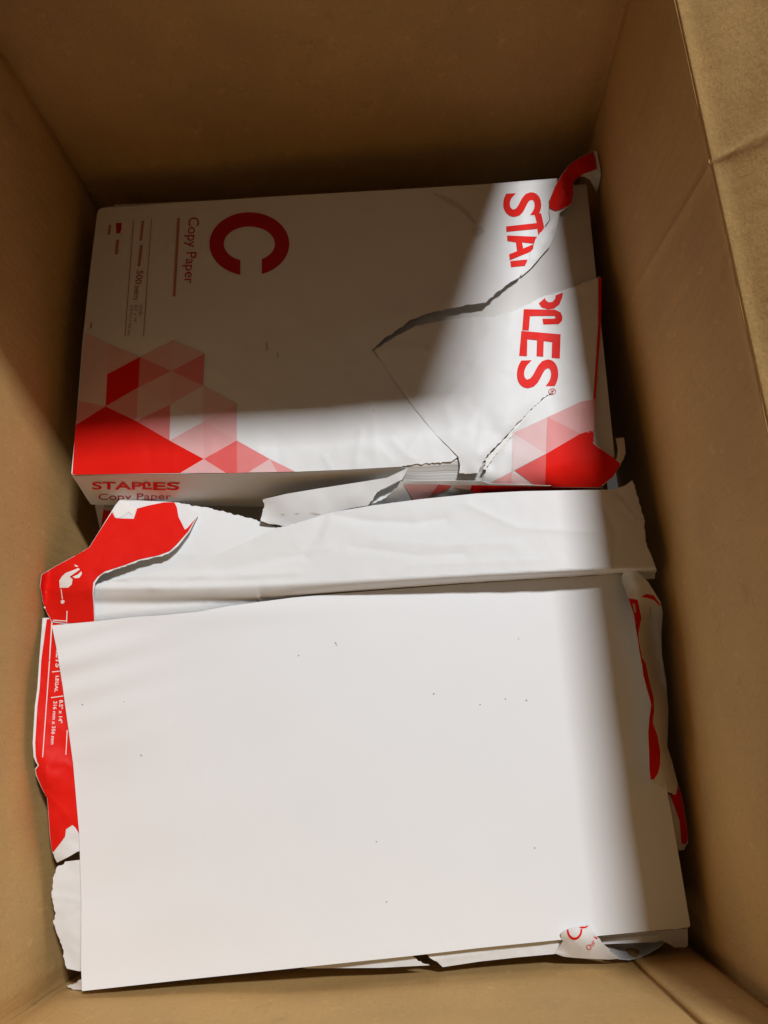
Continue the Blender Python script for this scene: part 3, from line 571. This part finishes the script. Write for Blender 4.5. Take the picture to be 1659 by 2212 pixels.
# wrapper of the near ream, showing round the loose sheet
nw = empty('ream_wrapper', (SX, SY, 0.205), 'torn red and white wrapper of the near ream, sticking out round the loose sheet', 'wrapper')
l_out = [(92, 1335, 217), (112, 1334, 218), (160, 1338, 218.5), (230, 1350, 217), (260, 1500, 211), (270, 1700, 209), (260, 1830, 209)] + Y1((570, 2080, 209), (470, 2140, 209), (345, 2202, 206), (318, 2150, 207, 't'), (290, 2085, 207), (265, 1900, 208), (247, 1620, 209), (236, 1500, 210), (180, 1400, 212), (115, 1250, 214), (104, 1180, 215), (135, 1142, 216.5), (112, 1108, 217), (88, 1050, 217.5), (79, 900, 218), (103, 500, 218), (130, 300, 218), (150, 0, 217.5))
l_ctl = Y1((250, 500, 215.5), (300, 1200, 214.5), (260, 1230, 216), (300, 1700, 210.5), (400, 1500, 210.5), (420, 1000, 212))
le, SLE = sheet('end_flap', l_out, l_ctl, [M_INSIDE], nw, g=5, wrinkle=0.5, wscale=12, creases=[(Y1((240, 700), (420, 760)), 0.4, 5, 0), (Y1((300, 1090), (220, 1180), (240, 1350)), 1.1, 7, 0), (Y1((330, 1130), (430, 1110), (480, 1150)), 0.8, 6, 0), (Y1((220, 1440), (350, 1570), (470, 1680)), 0.8, 4, 0)], label='red end flap with white size lettering')
red_l = [(101, 1338)] + [(112, 1336), (160, 1340), (230, 1352), (262, 1500), (272, 1700), (262, 1800)] + Y1((580, 1880), (545, 1820), (512, 1792), (442, 1838), (432, 1918), (380, 1990), (303, 2088), (290, 2080), (267, 1900), (249, 1620), (238, 1500), (184, 1402), (122, 1252), (112, 1192), (148, 1142), (126, 1100), (112, 1040), (106, 900), (130, 500), (155, 300), (172, 0))
decal('printed_band', [(0, red_l)], SLE, [M_RED], nw, lift=0.30)
decal('printed_lettering', [(0, [(111, 1338), (114, 1338), (108, 1425), (106, 1425)]), (0, Y1((258, 0), (268, 0), (192, 1055), (183, 1055))), (0, Y1((450, 760), (460, 760), (445, 1028), (437, 1028))), (0, Y1((290, 122), (384, 112), (384, 121), (290, 131))), (0, Y1((278, 402), (412, 383), (413, 393), (279, 412)))], SLE, [M_FRINGE], nw, lift=0.50,
      texts=[(0, 'SHEETS', [(133, 1379), (129.5, 1443), (119.5, 1441), (123, 1378)], 0.02), (0, 'LEGAL', Y1((366, 170), (352, 348), (316, 345), (330, 168)), 0.02), (0, '8.5" x 14"', Y1((412, 432), (402, 684), (358, 682), (370, 432)), 0.015), (0, '216 mm x 356 mm', Y1((345, 445), (316, 915), (276, 915), (306, 443)), 0.015)])
# white torn pieces at the left near corner
w_out = Y2((720, 160, 208), (650, 178, 208), (530, 192, 207), (525, 207, 207, 't'), (465, 236, 207, 't'), (440, 310, 207, 't'), (430, 380, 207, 't'), (422, 465, 207, 't'), (430, 500, 207, 't'), (440, 570, 207, 't'), (456, 612, 206.5, 't'), (434, 690, 206, 't'), (470, 790, 206, 't'), (490, 832, 206, 't'), (507, 880, 206, 't'), (520, 925, 206, 't'), (514, 965, 206, 't'), (530, 1012, 206, 't'), (548, 1066, 206), (640, 1086, 207), (740, 1090, 208), (760, 600, 209))
sheet('end_flap', w_out, Y2((600, 320, 208), (560, 800, 207.5)), [M_INSIDE], nw, g=6, torn=2.0, wrinkle=0.4, wscale=14, creases=[(Y2((430, 470), (560, 486), (665, 508)), 0.9, 5, 1), (Y2((532, 640), (545, 605), (660, 545)), 0.5, 4, 0)], label='white torn piece along the left near corner')
sheet('end_flap', Y2((545, 1206, 205), (572, 1196, 206, 't'), (622, 1186, 208), (642, 1160, 211), (700, 1150, 213), (720, 1242, 212), (668, 1240, 210), (592, 1236, 206, 't'), (562, 1222, 205, 't')), [], [M_INSIDE], nw, g=5, label='small white torn tip at the left near corner')
# strip under the near edge of the loose sheet
s_out = Y3((640, 420, 213), (1270, 352, 214), (1285, 372, 213.5, 't'), (1310, 395, 212.5, 't'), (1372, 416, 212), (1100, 430, 211.5), (700, 433, 211.5))
sheet('side_flap', s_out, [], [M_INSIDE], nw, g=6, wrinkle=0.3, wscale=12, label='narrow strip of white wrapper under the near edge of the loose sheet')
s2_out = Y3((1350, 345, 214), (1659, 305, 214)) + Y4((200, 440, 214), (455, 425, 214.5), (470, 500, 213), (420, 526, 211.5), (200, 546, 211)) + Y3((1640, 396, 211), (1442, 426, 211), (1410, 395, 212.5, 't'), (1368, 372, 213.5, 't'))
sheet('side_flap', s2_out, [], [M_INSIDE], nw, g=6, wrinkle=0.5, wscale=12, creases=[(Y3((1380, 385), (1659, 350)), 0.5, 4, 0)], label='white wrapper strip with a fold along the near wall')
c_out = X4((258, 420, 222.5), (278, 395, 223.5), (320, 374, 224), (410, 348, 224, 't'), (525, 328, 223.2, 't'), (560, 400, 223, 't'), (600, 450, 222, 't'), (650, 505, 220, 't'), (690, 545, 218, 't'), (740, 610, 215, 't'), (800, 652, 212.5), (700, 660, 212), (400, 645, 211.5), (280, 632, 211.5), (195, 600, 211.5), (240, 540, 214.5), (275, 490, 218.5), (262, 460, 221))
cs, SCC = sheet('side_flap', c_out, X4((400, 450, 223.5), (500, 540, 219.5), (350, 560, 217)), [M_INSIDE], nw, g=4, wrinkle=0.3, wscale=8, creases=[(X4((200, 600), (290, 610)), 0.6, 3, 0)], label='torn white tab with red lettering curling over the loose sheet')
ring2 = X4(*(ell(385, 385, 72, 92, math.pi * 1.02, -0.12, 24) + ell(385, 380, 56, 74, -0.05, math.pi * 1.0, 24)))
arc2 = X4((428, 358), (450, 352), (480, 352), (508, 342), (512, 350), (490, 365), (460, 370), (436, 366))
decal('printed_lettering', [(0, ring2), (0, arc2)], SCC, [M_RED], nw, lift=0.30, g=8, texts=[(0, 'Our', X4((486, 545), (552, 465), (586, 500), (524, 582)), 0.0), (0, 'l', X4((560, 446), (570, 444), (606, 458), (590, 470)), 0.0)])
d_out = X4((650, 500, 186), (900, 485, 184), (1150, 480, 186), (1240, 488, 198), (1180, 540, 205), (1080, 600, 207), (1000, 635, 208), (900, 662, 210), (800, 655, 212), (735, 605, 212.5))
sheet('side_flap', d_out, X4((900, 570, 186), (1050, 545, 190), (780, 570, 194)), [M_INSIDE], nw, g=5, label='hollow inside of the curled wrapper tab')

# crumpled wrapper edge along the right wall
k_out = Y5((455, 135, 224), (470, 100, 226), (490, 76, 228), (520, 65, 229), (590, 110, 229), (650, 170, 228), (700, 250, 226), (738, 312, 222), (752, 385, 216), (742, 560, 207), (748, 700, 205), (780, 900, 205), (796, 1100, 206), (792, 1250, 208), (788, 1360, 210), (825, 1480, 211), (866, 1640, 212), (850, 1712, 214, 't'), (790, 1690, 218, 't'), (720, 1640, 222, 't'), (668, 1606, 225),
           (656, 1530, 228), (655, 1400, 229), (648, 1270, 229), (655, 1170, 229, 't'), (668, 1062, 229, 't'), (640, 950, 229.5, 't'), (612, 850, 230, 't'), (590, 690, 230.5, 't'), (570, 570, 230.5, 't'), (545, 430, 230.5, 't'), (520, 330, 230), (500, 275, 228.5), (478, 210, 226.5), (462, 170, 225))
k_ctl = Y5((600, 300, 228), (560, 160, 230.5), (615, 380, 221), (640, 500, 214), (660, 700, 209), (700, 900, 209), (745, 1100, 214), (735, 1250, 219), (750, 1400, 221), (760, 1560, 221), (690, 420, 210), (700, 560, 206))
kk, SK = sheet('end_flap', k_out, k_ctl, [M_INSIDE], nw, g=5, wrinkle=0.5, wscale=14, seed=5, creases=[(Y5((590, 280), (610, 700), (690, 1020)), 1.4, 6, 0), (Y5((700, 900), (790, 1180)), 0.7, 6, 0), (Y5((690, 1200), (740, 1360), (742, 1500)), 1.2, 5, 0)], label='crumpled brownish white wrapper edge with a red inner strip along the right wall')
decal('printed_band', [(0, Y5((505, 288), (574, 298), (600, 430), (578, 540), (590, 690), (632, 762), (660, 900), (690, 1012), (692, 1110), (682, 1185), (718, 1290), (738, 1400), (735, 1500), (720, 1560), (692, 1600), (668, 1606), (657, 1530), (656, 1400), (650, 1262), (660, 1150), (672, 1062), (644, 950), (616, 850), (596, 690), (566, 540), (545, 400), (520, 330))), (0, Y5((600, 275), (640, 255), (690, 268), (735, 330), (740, 350), (690, 300), (645, 285)))], SK, [M_RED, M_FAINT], nw, lift=0.2, g=8)
marks('torn_patch', [(0, Y5((535, 328), (552, 326), (562, 390), (548, 388))), (0, Y5((655, 372), (668, 345), (676, 380), (670, 440), (658, 405)))], SK, [M_FAINT], nw, lift=0.4, g=8)
m_out = Y5((800, 1712, 213), (850, 1712, 211), (872, 1650, 209), (905, 1780, 207), (935, 1980, 205), (938, 2060, 204), (920, 2085, 204, 't'), (912, 2114, 204, 't'), (866, 2116, 206), (842, 2000, 209), (815, 1850, 212))
mm, SM_ = sheet('end_flap', m_out, [], [M_INSIDE], nw, g=5, wrinkle=0.3, wscale=10, label='red and white wrapper tip at the right wall')
decal('printed_band', [(0, Y5((806, 1714), (850, 1710), (872, 1655), (903, 1780), (934, 1980), (934, 2050), (916, 2076), (890, 2062), (884, 1980), (878, 1900), (845, 1810)))], SM_, [M_RED], nw, lift=0.30)

# ------------------------------------------------------------------ the loose top sheet
top = empty('paper_sheet', (SX, SY, 0.2195), 'large plain white sheet of paper lying loose on top of the near ream', 'paper sheet')
def ripples(q):                                                        # shallow buckles running in from the far left corner
    u, v = q[:, 0], q[:, 1]
    f = np.exp(-((u - 112) / 210.0) ** 2) * np.exp(-((v - 1400) / 170.0) ** 2); k = (v - 1352) + 0.28 * (u - 112)
    g = np.exp(-((v - (1335 - 0.06 * (u - 280))) / 26.0) ** 2) * np.exp(-((u - 450) / 260.0) ** 2)
    return 0.85 * f * np.sin(k / 11.0) * np.clip(k / 40, 0, 1) + 1.0 * g + 0.5 * np.exp(-((u - 250) / 300) ** 2) * np.sin(k / 34.0)
o_out = [(112, 1351, 222), (208, 1342, 221.5), (285, 1333, 221.5), (350, 1329, 222), (425, 1322, 222), (494, 1309, 221.5), (631, 1291, 220.5), (732, 1282, 220.3), (1005, 1261, 220), (1339, 1240, 220), (1354, 1239, 220), (1384, 1400, 220), (1416, 1570, 219.8), (1446, 1735, 219.5), (1468, 1860, 219.8), (1491, 1998, 220), (1488, 2003.5, 220), (1300, 2021, 220), (1042, 2047, 220.5), (888, 2065, 220.5), (640, 2091, 220.5), (384, 2118, 220.5), (177, 2141, 221.5),
         (175, 2080, 219.5), (176, 1950, 216.5), (171, 1800, 214.5), (158, 1650, 214.5), (135, 1480, 218.5), (122, 1400, 221)]
o_ctl = [(400, 1500, 219.5), (400, 1800, 219), (700, 1600, 220), (700, 1900, 220), (1000, 1500, 220), (1000, 1800, 220), (1250, 1700, 220), (300, 1400, 221), (300, 1650, 217.8), (1300, 1450, 220), (400, 2000, 219.5), (1250, 1900, 220), (230, 1500, 218.8)]
ts, STS = sheet('sheet_of_paper', o_out, o_ctl, [M_PAPER], top, g=10, thick=0.12, extra=ripples)
decal('dust_speck', [(0, [(u - r * .8, v - r * .5), (u + r * .4, v - r * .8), (u + r * .8, v + r * .3), (u - r * .3, v + r * .8)]) for u, v, r in ((725, 1389, 2.0), (727, 1393, 1.6), (645, 1416, 1.8), (937, 1499, 2.2), (1037, 1522, 1.8), (1092, 1510, 1.8), (1137, 1513, 2.2), (305, 1632, 2.2), (813, 1818, 1.8), (1155, 1832, 2.0), (835, 1948, 2.0), (1120, 1380, 1.5), (178, 1522, 2.0), (268, 1516, 1.4))], STS, [M_DUST], top, lift=0.30)['kind'] = 'stuff'
